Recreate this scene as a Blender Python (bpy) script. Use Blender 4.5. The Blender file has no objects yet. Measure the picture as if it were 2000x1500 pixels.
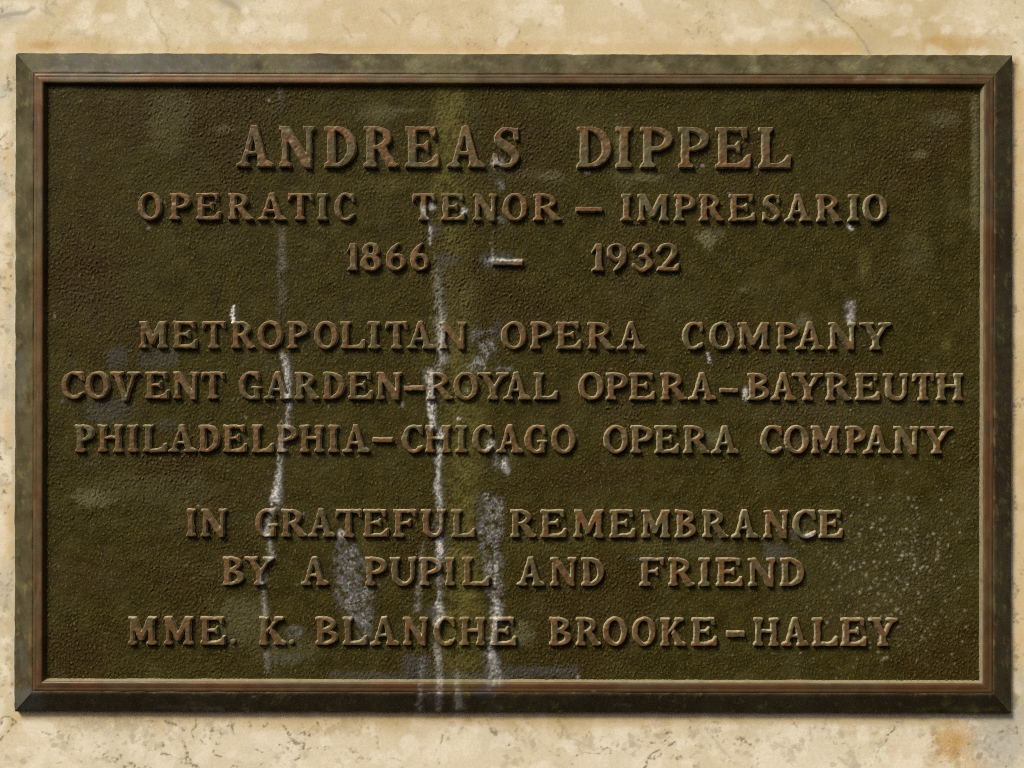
import bpy, math
import numpy as np
from mathutils import Vector

# ------------------------------------------------------------------ units
# "px" = one pixel of the 2000 x 1500 photograph measured on the plaque's
# face; 1947 px = a 24 inch (0.61 m) wide bronze tablet.
S = 0.61 / 1947.0
CAM_D = 0.80                 # metres from the plaque's face to the lens
D_PX = CAM_D / S
H_REF = 40.0                 # height (px) of the plaque's face above the wall
ZC = 1.50                    # height of the camera above the floor
def kk(h):                   # parallax factor of something h px above the wall
    return (D_PX + H_REF - h) / D_PX

# ------------------------------------------------------------------ camera, world, sun, exposure
scn = bpy.context.scene
cam_d = bpy.data.cameras.new('camera')
cam = bpy.data.objects.new('camera', cam_d)
scn.collection.objects.link(cam)
cam.location = (0, -(H_REF * S + CAM_D), ZC)
cam.rotation_euler = (math.radians(90), 0, 0)
cam_d.sensor_width = 36.0
cam_d.lens = 36.0 * CAM_D / (2000 * S)
cam_d.clip_start = 0.01
cam_d.clip_end = 200
scn.camera = cam

SUN_DIR = Vector((-0.52, -0.60, 0.80)).normalized()     # from the wall towards the light
sun_el = math.asin(SUN_DIR.z)
sun_az = math.atan2(SUN_DIR.x, SUN_DIR.y)
world = bpy.data.worlds.new('World')
scn.world = world
world.use_nodes = True
wn = world.node_tree.nodes
bg = wn['Background']
sky = wn.new('ShaderNodeTexSky')
sky.sky_type = 'NISHITA'
sky.sun_disc = False
sky.sun_elevation = sun_el
sky.sun_rotation = sun_az
sky.air_density = 0.4
sky.dust_density = 8.0
sky.ozone_density = 0.4
world.node_tree.links.new(sky.outputs[0], bg.inputs[0])
bg.inputs[1].default_value = 0.05
sl = bpy.data.lights.new('sun', 'SUN')
sl.energy = 2.4
sl.angle = math.radians(18)
sl.color = (1.0, 0.94, 0.83)
sun = bpy.data.objects.new('sun', sl)
scn.collection.objects.link(sun)
sun.location = (-1.5, -2.2, 4.0)
sun.rotation_euler = SUN_DIR.to_track_quat('Z', 'Y').to_euler()
scn.view_settings.view_transform = 'Standard'
scn.view_settings.look = 'None'
scn.view_settings.gamma = 1.0
scn.view_settings.exposure = 0.52
scn.cycles.filter_width = 0.95         # the photograph is sharpened
scn.cycles.use_denoising = False     # what little noise is left reads as sensor grain

# ------------------------------------------------------------------ noise fields and hand-laid stains, on a 2 px grid
GX0, GY0, GS = -100.0, -60.0, 2.0
NX, NY = 1101, 812
gx = GX0 + GS * np.arange(NX)
gy = GY0 + GS * np.arange(NY)
PX, PY = np.meshgrid(gx, gy)
_fx = np.fft.rfftfreq(NX, GS)[None, :]
_fy = np.fft.fftfreq(NY, GS)[:, None]
def band(seed, size, width=0.5, stretch=1.0):
    """Band-limited noise, mean 0, std 1, features about `size` px across (stretch > 1: drawn out vertically)."""
    r = np.random.default_rng(seed)
    f = np.sqrt(_fx ** 2 + (_fy * stretch) ** 2) * 2 * size + 1e-9
    filt = np.exp(-(np.log(f) ** 2) / (2 * width ** 2))
    n = np.fft.irfft2(np.fft.rfft2(r.standard_normal((NY, NX))) * filt, s=(NY, NX))
    return n / n.std()
def low(seed, size):
    r = np.random.default_rng(seed)
    f2 = (_fx ** 2 + _fy ** 2) * size * size
    n = np.fft.irfft2(np.fft.rfft2(r.standard_normal((NY, NX))) * np.exp(-f2 * 3), s=(NY, NX))
    return n / n.std()
def sm(a, b, v):
    t = np.clip((v - a) / (b - a), 0, 1)
    return t * t * (3 - 2 * t)
def sample(A, x, y):
    u = np.clip((np.asarray(x, float) - GX0) / GS, 0, NX - 1.001)
    v = np.clip((np.asarray(y, float) - GY0) / GS, 0, NY - 1.001)
    i = u.astype(int); j = v.astype(int); fu = u - i; fv = v - j
    return ((A[j, i] * (1 - fu) + A[j, i + 1] * fu) * (1 - fv) +
            (A[j + 1, i] * (1 - fu) + A[j + 1, i + 1] * fu) * fv)

N6 = band(1, 3.2, 0.65)          # casting grain
N6b = band(2, 5.5, 0.45)
N14 = band(3, 16, 0.6)
N40 = band(4, 45, 0.6)
N120 = low(5, 140)
N60 = low(6, 60)
N25 = low(7, 26)
SPK = band(8, 3.2, 0.3)
STR = band(9, 9, 0.6, 6.0)       # vertical streakiness (features drawn out along y)
STRH = band(10, 4, 0.5, 0.12)

def seg_mask(pts, soft=0.75, wid=1.0):
    """Polyline of (x, y, halfwidth, alpha); returns alpha field with a soft, ragged edge."""
    out = np.zeros_like(PX)
    wx = PX + 0.8 * STR + 0.5 * N14 + 0.9 * N6b
    for (x0, y0, w0, a0), (x1, y1, w1, a1) in zip(pts[:-1], pts[1:]):
        dx, dy = x1 - x0, y1 - y0
        t = np.clip(((wx - x0) * dx + (PY - y0) * dy) / (dx * dx + dy * dy + 1e-9), 0, 1)
        d = np.hypot(wx - (x0 + t * dx), PY - (y0 + t * dy))
        w = (w0 + (w1 - w0) * t) * wid
        a = a0 + (a1 - a0) * t
        out = np.maximum(out, a * (1 - sm(w * (1 - soft), w * (1 + soft) + 1.0, d)))
    return out
def blob(x, y, rx, ry, a, soft=0.5, warp=0.25):
    q = np.hypot((PX - x) / rx, (PY - y) / ry) + warp * N14 * 0.5 + warp * 0.4 * N6b
    return a * (1 - sm(1 - soft, 1 + soft, q))
def box(x0, x1, y0, y1, a, soft=6.0):
    wx = PX + 2.0 * N14; wy = PY + 2.0 * np.roll(N14, 77, 0)
    return a * sm(-soft, soft, wx - x0) * sm(-soft, soft, x1 - wx) * sm(-soft, soft, wy - y0) * sm(-soft, soft, y1 - wy)
def mx(*a):
    o = a[0]
    for b in a[1:]:
        o = np.maximum(o, b)
    return o

# chalky white run-off
WC = 0.85
chalk = mx(
    seg_mask([(547, 172, 5, .12), (547, 240, 4, .0)], .95, WC),
    seg_mask([(548, 425, 6, .03), (549, 465, 8, .17), (549, 520, 8, .17), (548, 620, 9, .05)], .95, WC),
    seg_mask([(549, 684, 3, .35), (556, 705, 5, .62), (560, 735, 5, .75), (563, 778, 6, .85), (561, 800, 5, .55), (559, 832, 5, .42)], .95, WC),
    seg_mask([(552, 828, 9, .34), (550, 884, 8, .40)], .95, WC),
    seg_mask([(546, 886, 3, .75), (545, 915, 5, .62), (540, 950, 7, .80), (537, 978, 8, .95), (530, 994, 5, .8)], .95, WC),
    seg_mask([(524, 1000, 6, .35), (520, 1043, 5, .55), (527, 1062, 4, .55), (529, 1085, 6, .6), (528, 1092, 8, .65)], .95, WC),
    seg_mask([(515, 1120, 4, .55), (513, 1150, 5, .40), (516, 1200, 5, .45)], .95, WC),
    seg_mask([(519, 1260, 4, .22), (520, 1312, 4, .25)], .95, WC),
    seg_mask([(826, 408, 5, .5), (838, 428, 3, .6), (842, 446, 3, .85), (838, 474, 3, .75)], .95, WC),
    seg_mask([(853, 520, 5, .20), (856, 600, 8, .32), (858, 650, 8, .45), (861, 700, 7, .40), (856, 722, 7, .36)], .95, WC),
    seg_mask([(838, 728, 9, .62), (842, 782, 8, .62)], .95, WC),
    seg_mask([(842, 788, 7, .95), (844, 825, 6, 1.0), (847, 836, 6, .7)], .95, WC), seg_mask([(860, 838, 3, .6), (861, 848, 5, .9), (860, 859, 5, 1.0)], .95, WC),
    seg_mask([(853, 862, 3, .4), (859, 884, 4, .85), (856, 905, 4, .62), (855, 950, 5, .72), (858, 984, 6, .80), (859, 1008, 6, .45)], .95, WC),
    seg_mask([(860, 1008, 6, .30), (862, 1044, 6, .40)], .95, WC),
    seg_mask([(858, 1054, 6, 1.0), (860, 1082, 6, .8), (858, 1110, 4, .5), (857, 1145, 4, .6), (856, 1170, 5, .85), (858, 1198, 9, .85), (852, 1220, 6, .6)], .95, WC),
    seg_mask([(848, 1240, 4, .35), (856, 1290, 6, .45), (858, 1338, 6, .55), (857, 1372, 6, .5), (856, 1390, 5, .38)], .95, WC),
    seg_mask([(970, 1080, 3, .35), (968, 1112, 5, .7), (966, 1150, 3, .5), (968, 1190, 7, .75), (970, 1208, 10, .8), (964, 1240, 5, .45), (958, 1270, 5, .5), (966, 1300, 8, .62), (968, 1333, 8, .45)], .95, WC),
    seg_mask([(826, 1060, 4, .16), (820, 1130, 5, .26), (815, 1190, 6, .30)], .95, WC),
    seg_mask([(824, 1288, 4, .25), (822, 1345, 3, .30), (817, 1388, 7, .5)], .95, WC),
    seg_mask([(893, 1310, 4, .18), (894, 1352, 7, .30), (894, 1384, 8, .55)], .95, WC),
    seg_mask([(961, 464, 2, .40), (961, 482, 2, .22), (961, 500, 2, .45)], .95, WC), seg_mask([(958, 505, 5, .8), (985, 508, 3, .85), (1020, 508, 2, .55)], .95, WC),
    seg_mask([(452.5, 596, 1.2, 1.0), (453, 612, 2.0, 1.0), (453.5, 627, 3.4, 1.0)], 0.25) * 1.2,
    box(1655, 1673, 586, 628, .42, 4), seg_mask([(1663, 606, 4, .3), (1662, 627, 5, .5)], .95, WC),
    seg_mask([(1384, 690, 2, .8), (1388, 707, 3, .9)], .95, WC),
    seg_mask([(1660, 441, 3, .6), (1666, 447, 3, .7)], .95, WC),
    blob(985, 908, 5, 12, .6, .5), blob(991, 920, 6, 8, .45, .5), blob(664, 1044, 6, 9, 1.0), blob(957, 870, 9, 12, .6),
    blob(911, 762, 3.2, 3.2, .95, .3), blob(896, 818, 4, 3, .8), blob(785, 790, 3, 5, .5),
    blob(1148, 336, 6, 3, .4), blob(843, 405, 8, 7, .7), blob(905, 411, 9, 7, .75),
    blob(1456, 770, 5, 14, .7), blob(972, 318, 14, 12, .45), blob(1374, 322, 2.5, 2.5, .7, .3),
    blob(640, 795, 3, 4, .45), blob(477, 815, 4, 2.5, .5), blob(592, 1003, 3, 3, .3), blob(386, 988, 3, 2.5, .5),
    blob(118, 783, 4, 3, .5), blob(102, 617, 4, 5, .4), blob(288, 445, 3, 3, .55), blob(523, 194, 3, 3, .5), blob(505, 208, 2.5, 2.5, .5),
    blob(1583, 1046, 10, 6, .45), blob(1130, 1325, 3, 5, .4), blob(494, 1361, 4, 2.5, .6, .3), blob(1160, 1350, 7, 2, .35),
)
# dusty speckled patches (salt bloom): grey with white grain
salt = mx(
    seg_mask([(667, 1052, 7, .6), (678, 1090, 26, .8), (690, 1150, 32, .8), (705, 1200, 26, .75), (712, 1252, 14, .55)]),
    blob(573, 1236, 20, 17, .62), blob(600, 1237, 16, 10, .3),
    box(917, 974, 638, 718, .55, 10) * (.7 + .3 * N25), box(905, 1005, 712, 726, .45, 5),
    blob(976, 900, 18, 26, .55), box(938, 986, 962, 1050, .55, 6), seg_mask([(955, 1040, 22, .6), (962, 1090, 22, .65), (972, 1190, 13, .6)]),
    seg_mask([(960, 1262, 18, .5), (966, 1332, 20, .55)]),
    blob(976, 362, 13, 14, .55), blob(972, 428, 18, 8, .42), blob(956, 508, 14, 14, .55),
    seg_mask([(859, 480, 10, .16), (866, 560, 10, .32), (866, 720, 10, .42)]),
    seg_mask([(560, 700, 9, .3), (562, 830, 9, .3)]), seg_mask([(545, 900, 10, .25), (538, 985, 16, .5)]),
    seg_mask([(855, 900, 10, .35), (860, 1200, 12, .32)]),
)
# blue-grey dimming
blue = mx(
    box(208, 246, 678, 716, .30, 8), box(270, 345, 684, 716, .30, 8), blob(210, 800, 45, 26, .30), blob(325, 828, 22, 12, .18),
    box(1494, 1528, 1062, 1092, .40, 6), box(1520, 1560, 1074, 1084, .3, 5),
    box(985, 1128, 1303, 1324, .42, 6), box(786, 840, 1282, 1326, .40, 7), box(640, 990, 1314, 1330, .30, 6), box(520, 590, 1282, 1294, .30, 5),
    blob(52, 1372, 30, 24, .62), seg_mask([(34, 1258, 5, .5), (36, 1320, 6, .35)]), seg_mask([(31, 690, 6, .45), (32, 830, 4, .2)]),
    blob(40, 735, 6, 22, .4), seg_mask([(120, 118, 24, .30), (320, 118, 22, .42), (460, 124, 16, .30)]), seg_mask([(580, 122, 12, .25), (640, 122, 10, .2)]),
    blob(845, 395, 8, 8, .3), blob(848, 450, 9, 14, .4), blob(1663, 608, 10, 22, .4), blob(872, 507, 22, 12, .42), box(940, 1000, 494, 524, .42, 5),
    blob(946, 1352, 20, 14, .4), box(828, 858, 1340, 1382, .3, 6), blob(1560, 1047, 16, 10, .3), blob(1260, 1092, 30, 5, .3), blob(1500, 1108, 40, 4, .25),
    blob(972, 640, 8, 20, .3), blob(570, 740, 10, 16, .2), blob(842, 1195, 14, 12, .35), seg_mask([(866, 1050, 8, .5), (866, 1085, 7, .4)]),
    seg_mask([(935, 970, 6, .35), (938, 1040, 6, .35)]), seg_mask([(300, 1386, 3, .4), (430, 1388, 3, .4)]),
)
# ochre-green run-off
ochre = mx(
    seg_mask([(880, 166, 26, .55), (878, 230, 24, .80), (876, 300, 24, .62), (880, 380, 26, .55), (885, 470, 26, .38)], 1.0),
    seg_mask([(884, 470, 22, .36), (892, 620, 26, .40), (900, 760, 30, .50), (905, 850, 30, .62), (902, 960, 28, .62), (905, 1100, 34, .62), (900, 1220, 34, .55), (898, 1330, 30, .45)], 1.0),
    seg_mask([(850, 480, 6, .35), (846, 620, 7, .38), (835, 720, 8, .2)], 1.0),
    blob(1080, 1062, 95, 22, .28), blob(1270, 1068, 80, 16, .22), blob(720, 1095, 20, 50, .20), blob(1852, 1375, 9, 13, .75),
    seg_mask([(1800, 1388, 3, .25), (1955, 1392, 5, .5)], 1.0), blob(1690, 512, 12, 26, .35), blob(1852, 678, 10, 22, .32), blob(740, 360, 60, 14, .30),
    seg_mask([(70, 300, 9, .2), (68, 900, 10, .3)], 1.0),
)
# pale green-grey bloom
bloom_light = np.clip(mx(
    blob(180, 972, 40, 18, .55), blob(330, 230, 40, 60, .26), blob(320, 285, 36, 14, .20), blob(435, 250, 18, 8, .4), blob(362, 196, 10, 8, .4),
    seg_mask([(1906, 190, 6, .45), (1908, 300, 6, .6), (1906, 440, 6, .4)]),
    blob(1382, 466, 16, 18, .75, .5, .5), blob(1408, 455, 10, 8, .4), blob(1000, 340, 80, 12, .12), blob(1075, 342, 24, 10, .45), blob(740, 220, 40, 16, .35), blob(785, 214, 30, 4, .4),
    blob(1800, 300, 14, 8, .5), blob(1850, 230, 30, 16, .3), blob(1450, 565, 9, 4, .5), blob(470, 1215, 50, 46, .32), blob(560, 1275, 60, 24, .26), blob(300, 960, 120, 30, .14),
    blob(1225, 345, 25, 20, .3), blob(1265, 345, 28, 8, .5), blob(1270, 300, 14, 40, .35), blob(1210, 290, 8, 50, .35), blob(1640, 800, 200, 30, .10),
    blob(1790, 500, 30, 40, .16), blob(1550, 870, 18, 22, .12), blob(1395, 855, 14, 16, .4), blob(1570, 625, 14, 14, .45), blob(1020, 1240, 22, 22, .4),
    blob(1720, 1110, 160, 120, .10), blob(1380, 1070, 60, 16, .18), blob(120, 170, 60, 6, .3), blob(450, 1020, 300, 12, .06),
    seg_mask([(120, 150, 14, .2), (900, 146, 9, .30)]), blob(1680, 152, 10, 5, .8), blob(1740, 155, 22, 4, .7), blob(1790, 158, 24, 4, .5), blob(60, 125, 18, 14, .25),
    blob(1475, 133, 14, 8, .4), blob(1480, 890, 70, 8, .08),
) + 0.05 * sm(0.2, 1.8, N60) + 0.06 * sm(0.6, 2.0, N25), 0, 1)
rust_shade = np.clip(0.55 * sm(0.1, 1.7, N120) + mx(
    blob(240, 230, 130, 50, .55), blob(180, 500, 90, 260, .35), blob(1160, 930, 110, 26, .7), blob(1860, 230, 60, 70, .6), blob(170, 1130, 90, 50, .5),
    blob(1700, 1220, 90, 60, .4), blob(1130, 1050, 100, 18, .25), blob(150, 1290, 80, 40, .4), blob(1880, 1230, 50, 40, .5), blob(1500, 1160, 60, 14, .4), blob(520, 940, 90, 40, .3)), 0, 1)
# pale mineral dots
rng = np.random.default_rng(21)
dots = np.zeros_like(PX)
def put_dot(x, y, r, a):
    i0, i1 = int((x - r * 2 - GX0) / GS), int((x + r * 2 - GX0) / GS) + 2
    j0, j1 = int((y - r * 2 - GY0) / GS), int((y + r * 2 - GY0) / GS) + 2
    d = np.hypot(PX[j0:j1, i0:i1] - x, PY[j0:j1, i0:i1] - y)
    dots[j0:j1, i0:i1] = np.maximum(dots[j0:j1, i0:i1], a * (1 - sm(r * 0.5, r * 1.35, d)))
for _ in range(280):
    x, y = rng.normal(1750, 78), rng.normal(1120, 100)
    if 1600 < x < 1900 and 960 < y < 1320 and not (x < 1660 and y < 1060):
        put_dot(x, y, rng.uniform(1.5, 2.9), rng.uniform(.15, .75))
for _ in range(420):
    put_dot(rng.uniform(110, 1890), rng.uniform(180, 1320), rng.uniform(1.2, 2.2), rng.uniform(.06, .34))
for _ in range(90):
    put_dot(rng.uniform(1560, 1890), rng.uniform(860, 1330), rng.uniform(1.4, 2.4), rng.uniform(.15, .45))
blue = np.maximum(blue, np.clip(1.1 * (np.roll(chalk, 3, 1) + np.roll(chalk, -1, 1) + np.roll(chalk, 5, 1)) / 3 - .25, 0, .5) * (chalk < 2) * (0.8 + .3 * N14))
salt = salt * sm(.12, .52, salt + .20 * N14 + .12 * N6b + .10 * N25)
salt_g = np.clip(salt * (0.72 + 0.35 * N6 + 0.5 * N14), 0, 1)
SP2 = band(31, 6, 1.0)
brk = np.clip(0.60 + 0.26 * SP2 + 0.22 * N6 + 0.20 * N6b + 0.16 * N14 + 0.22 * N25, 0, 1.25)
chalk = np.clip(np.where(chalk > 1.0, chalk, np.clip(chalk, 0, 1) ** 1.15 * brk) + 0.48 * sm(0.15, 0.7, salt) * sm(0.2, 1.9, 0.9 * SP2 + 0.45 * N6 + 0.35 * N25), 0, 1)
FIELDS = {'chalk': chalk, 'salt': salt_g, 'blue': blue, 'ochre': np.clip(1.25 * ochre * (0.85 + 0.30 * N14 + 0.22 * N6b + 0.22 * N6 + 0.2 * N25), 0, 1), 'bloom_light': bloom_light, 'rust_shade': rust_shade, 'dots': dots}

# ------------------------------------------------------------------ materials
def nt_new(name):
    m = bpy.data.materials.new(name)
    m.use_nodes = True
    nt = m.node_tree
    return m, nt, nt.nodes['Principled BSDF']
class NB:
    def __init__(s, nt): s.nt = nt; s.L = nt.links
    def attr(s, n):
        a = s.nt.nodes.new('ShaderNodeAttribute'); a.attribute_name = n; return a.outputs['Fac']
    def noise(s, scale, detail=4, rough=0.6, vec=None, dist=0.0):
        n = s.nt.nodes.new('ShaderNodeTexNoise'); n.inputs['Scale'].default_value = scale
        n.inputs['Detail'].default_value = detail; n.inputs['Roughness'].default_value = rough
        n.inputs['Distortion'].default_value = dist
        s.L.new(vec if vec else s.pos(), n.inputs['Vector']); return n.outputs[0]
    def pos(s):
        if not hasattr(s, '_p'):
            g = s.nt.nodes.new('ShaderNodeTexCoord'); s._p = g.outputs['Object']
            if getattr(s, 'world', True):
                g = s.nt.nodes.new('ShaderNodeNewGeometry'); s._p = g.outputs['Position']
        return s._p
    def ramp(s, v, a, b, lo=0.0, hi=1.0):
        n = s.nt.nodes.new('ShaderNodeMapRange'); n.interpolation_type = 'SMOOTHSTEP'
        n.inputs['From Min'].default_value = a; n.inputs['From Max'].default_value = b
        n.inputs['To Min'].default_value = lo; n.inputs['To Max'].default_value = hi
        s.L.new(v, n.inputs['Value']); return n.outputs[0]
    def math(s, op, a, b):
        n = s.nt.nodes.new('ShaderNodeMath'); n.operation = op; n.use_clamp = False
        for i, v in enumerate((a, b)):
            if hasattr(v, 'links'): s.L.new(v, n.inputs[i])
            else: n.inputs[i].default_value = v
        return n.outputs[0]
    def mix(s, f, a, b):
        n = s.nt.nodes.new('ShaderNodeMix'); n.data_type = 'RGBA'
        for v, k in ((f, 'Factor'), (a, 'A'), (b, 'B')):
            inp = [i for i in n.inputs if i.name == k and (k == 'Factor' and i.type == 'VALUE' or i.type == 'RGBA')][0]
            if hasattr(v, 'links'): s.L.new(v, inp)
            elif k == 'Factor': inp.default_value = v
            else: inp.default_value = (*v, 1)
        return [o for o in n.outputs if o.type == 'RGBA'][0]

def bronze(name, dark, dark2, brown, copper, rough=0.5, bump=0.25, metal=0.0, grain=1500, spec=0.35):
    m, nt, p = nt_new(name)
    b = NB(nt)
    n1 = b.noise(90, 6, 0.65); n2 = b.noise(700, 3, 0.6); n3 = b.noise(26, 3, 0.5)
    c = b.mix(b.ramp(n1, 0.32, 0.68), dark, dark2)
    c = b.mix(b.math('MULTIPLY', b.attr('rust_shade'), b.ramp(n2, 0.25, 0.65, 0.6, 1.0)), c, brown)
    c = b.mix(b.ramp(b.attr('grain'), 0.15, 1.6, 0.0, 0.85), c, (0.132, 0.113, 0.038))
    c = b.mix(b.attr('flank_light'), c, (0.47, 0.41, 0.255))  # highlight on letter and bead slopes, put into the colour
    c = b.mix(b.math('MULTIPLY', b.attr('copper'), b.ramp(n1, 0.22, 0.62, 0.62, 1.0)), c, b.mix(b.ramp(n3, 0.35, 0.65), copper, tuple(v * w for v, w in zip(copper, (0.84, 0.92, 0.98)))))
    c = b.mix(b.math('MULTIPLY', b.attr('bloom_light'), b.ramp(n2, 0.30, 0.62, 0.35, 1.0)), c, (0.185, 0.178, 0.092))
    c = b.mix(b.math('MULTIPLY', b.attr('ochre'), b.ramp(n2, 0.2, 0.6, 0.55, 0.9)), c, (0.130, 0.114, 0.028))
    c = b.mix(b.attr('blue'), c, (0.085, 0.092, 0.092))
    c = b.mix(b.math('MULTIPLY', b.attr('salt'), b.ramp(n2, 0.25, 0.6, 0.6, 1.0)), c, (0.115, 0.118, 0.116))
    c = b.mix(b.attr('dots'), c, (0.42, 0.40, 0.29))
    c = b.mix(b.math('MULTIPLY', b.attr('chalk'), b.ramp(n2, 0.22, 0.55, 0.72, 1.0)), c, (0.72, 0.72, 0.68))
    nt.links.new(c, p.inputs['Base Color'])
    dry = b.math('MAXIMUM', b.math('MAXIMUM', b.attr('chalk'), b.attr('salt')), b.attr('bloom_light'))
    r = b.math('ADD', b.ramp(n1, 0.3, 0.7, rough - 0.06, rough + 0.1), b.math('MULTIPLY', dry, 0.3))
    nt.links.new(r, p.inputs['Roughness'])
    if metal:
        nt.links.new(b.math('MULTIPLY', b.attr('copper'), metal), p.inputs['Metallic'])
    p.inputs['Specular IOR Level'].default_value = spec
    bp = nt.nodes.new('ShaderNodeBump')
    bp.inputs['Strength'].default_value = bump
    bp.inputs['Distance'].default_value = 0.0006
    nt.links.new(b.noise(grain, 4, 0.6), bp.inputs['Height'])
    nt.links.new(bp.outputs[0], p.inputs['Normal'])
    return m
M_FIELD = bronze('bronze_field', (0.0295, 0.0222, 0.0022), (0.050, 0.0395, 0.0052), (0.038, 0.0215, 0.0036), (0.15, 0.085, 0.032), 0.55, 0.8, grain=1300, spec=0.10)
M_RAIL = bronze('bronze_rail', (0.044, 0.037, 0.015), (0.080, 0.070, 0.034), (0.030, 0.021, 0.009), (0.16, 0.085, 0.032), 0.46, 0.12, 0.0, 900, 0.2)
M_BEAD = bronze('bronze_bead', (0.075, 0.050, 0.021), (0.105, 0.075, 0.034), (0.060, 0.028, 0.011), (0.145, 0.064, 0.025), 0.40, 0.12, 0.25, 900)
M_LETTER = bronze('bronze_letter', (0.074, 0.060, 0.021), (0.105, 0.085, 0.034), (0.11, 0.055, 0.022), (0.178, 0.088, 0.030), 0.42, 0.08, 0.2, 1200)

def marble():
    m, nt, p = nt_new('stained_marble')
    b = NB(nt)
    big = b.noise(9, 5, 0.62, dist=0.6); mid = b.noise(38, 6, 0.65); fine = b.noise(420, 3, 0.7); vn = b.noise(14, 8, 0.62, dist=1.2)
    c = b.mix(b.ramp(big, 0.36, 0.62), (0.60, 0.495, 0.27), (0.70, 0.625, 0.42))
    c = b.mix(b.ramp(mid, 0.52, 0.75, 0.0, 0.6), c, (0.79, 0.71, 0.54))
    c = b.mix(b.ramp(mid, 0.24, 0.42, 0.42, 0.0), c, (0.52, 0.39, 0.21))
    c = b.mix(b.attr('cream'), c, (0.84, 0.775, 0.615))
    c = b.mix(b.attr('tan'), c, (0.68, 0.48, 0.22))
    c = b.mix(b.attr('orange'), c, (0.55, 0.33, 0.10))
    c = b.mix(b.attr('greyblue'), c, (0.45, 0.46, 0.42))
    c = b.mix(b.attr('moss'), c, (0.20, 0.168, 0.085))
    c = b.mix(b.ramp(fine, 0.3, 0.7, 0.0, 0.22), c, (0.50, 0.38, 0.21))
    nt.links.new(c, p.inputs['Base Color'])
    nt.links.new(b.ramp(mid, 0.3, 0.7, 0.50, 0.68), p.inputs['Roughness'])
    p.inputs['Specular IOR Level'].default_value = 0.25
    bp = nt.nodes.new('ShaderNodeBump'); bp.inputs['Strength'].default_value = 0.09; bp.inputs['Distance'].default_value = 0.0008
    h = b.math('ADD', fine, b.math('MULTIPLY', b.attr('moss'), -1.2))
    nt.links.new(h, bp.inputs['Height']); nt.links.new(bp.outputs[0], p.inputs['Normal'])
    return m
M_WALL = marble()

# ------------------------------------------------------------------ mesh helpers
def make_mesh(name, co, faces, mat, attrs=None, smooth=True):
    me = bpy.data.meshes.new(name)
    co = np.asarray(co, np.float32); faces = np.asarray(faces, np.int32)
    nf = len(faces)
    me.vertices.add(len(co)); me.vertices.foreach_set('co', co.ravel())
    me.loops.add(nf * 4); me.loops.foreach_set('vertex_index', faces.ravel())
    me.polygons.add(nf); me.polygons.foreach_set('loop_start', np.arange(0, nf * 4, 4, dtype=np.int32))
    me.polygons.foreach_set('use_smooth', np.full(nf, smooth))
    me.update(calc_edges=True)
    for k, v in (attrs or {}).items():
        a = me.attributes.new(k, 'FLOAT', 'POINT')
        a.data.foreach_set('value', np.asarray(v, np.float32).ravel())
    me.materials.append(mat)
    return me
def grid_faces(nu, nv, flip=False):
    """nu x nv vertices, index = v*nu+u"""
    i = np.arange(nv - 1)[:, None] * nu + np.arange(nu - 1)[None, :]
    f = np.stack([i, i + 1, i + 1 + nu, i + nu], -1).reshape(-1, 4)
    return f[:, ::-1] if flip else f
def link(name, me, parent=None):
    o = bpy.data.objects.new(name, me)
    scn.collection.objects.link(o)
    if parent: o.parent = parent
    return o
TILT = 0.00206                     # the tablet hangs a hair clockwise
PCX, PCY = 1002.6, 748.6
def loc(px, py, h):
    """plaque-local position (the Empty sits at the plaque's centre on the wall)"""
    return np.stack([(px - PCX) * S, -h * S, -(py - PCY) * S], -1)
def masks(px, py, **extra):
    pyr = py + (px - PCX) * TILT
    pxr = px - (py - PCY) * TILT
    d = {k: sample(A, pxr, pyr) for k, A in FIELDS.items()}
    d['copper'] = np.zeros(np.shape(px)); d['grain'] = np.zeros(np.shape(px)); d['flank_light'] = np.zeros(np.shape(px))
    d.update(extra)
    return d

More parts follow.
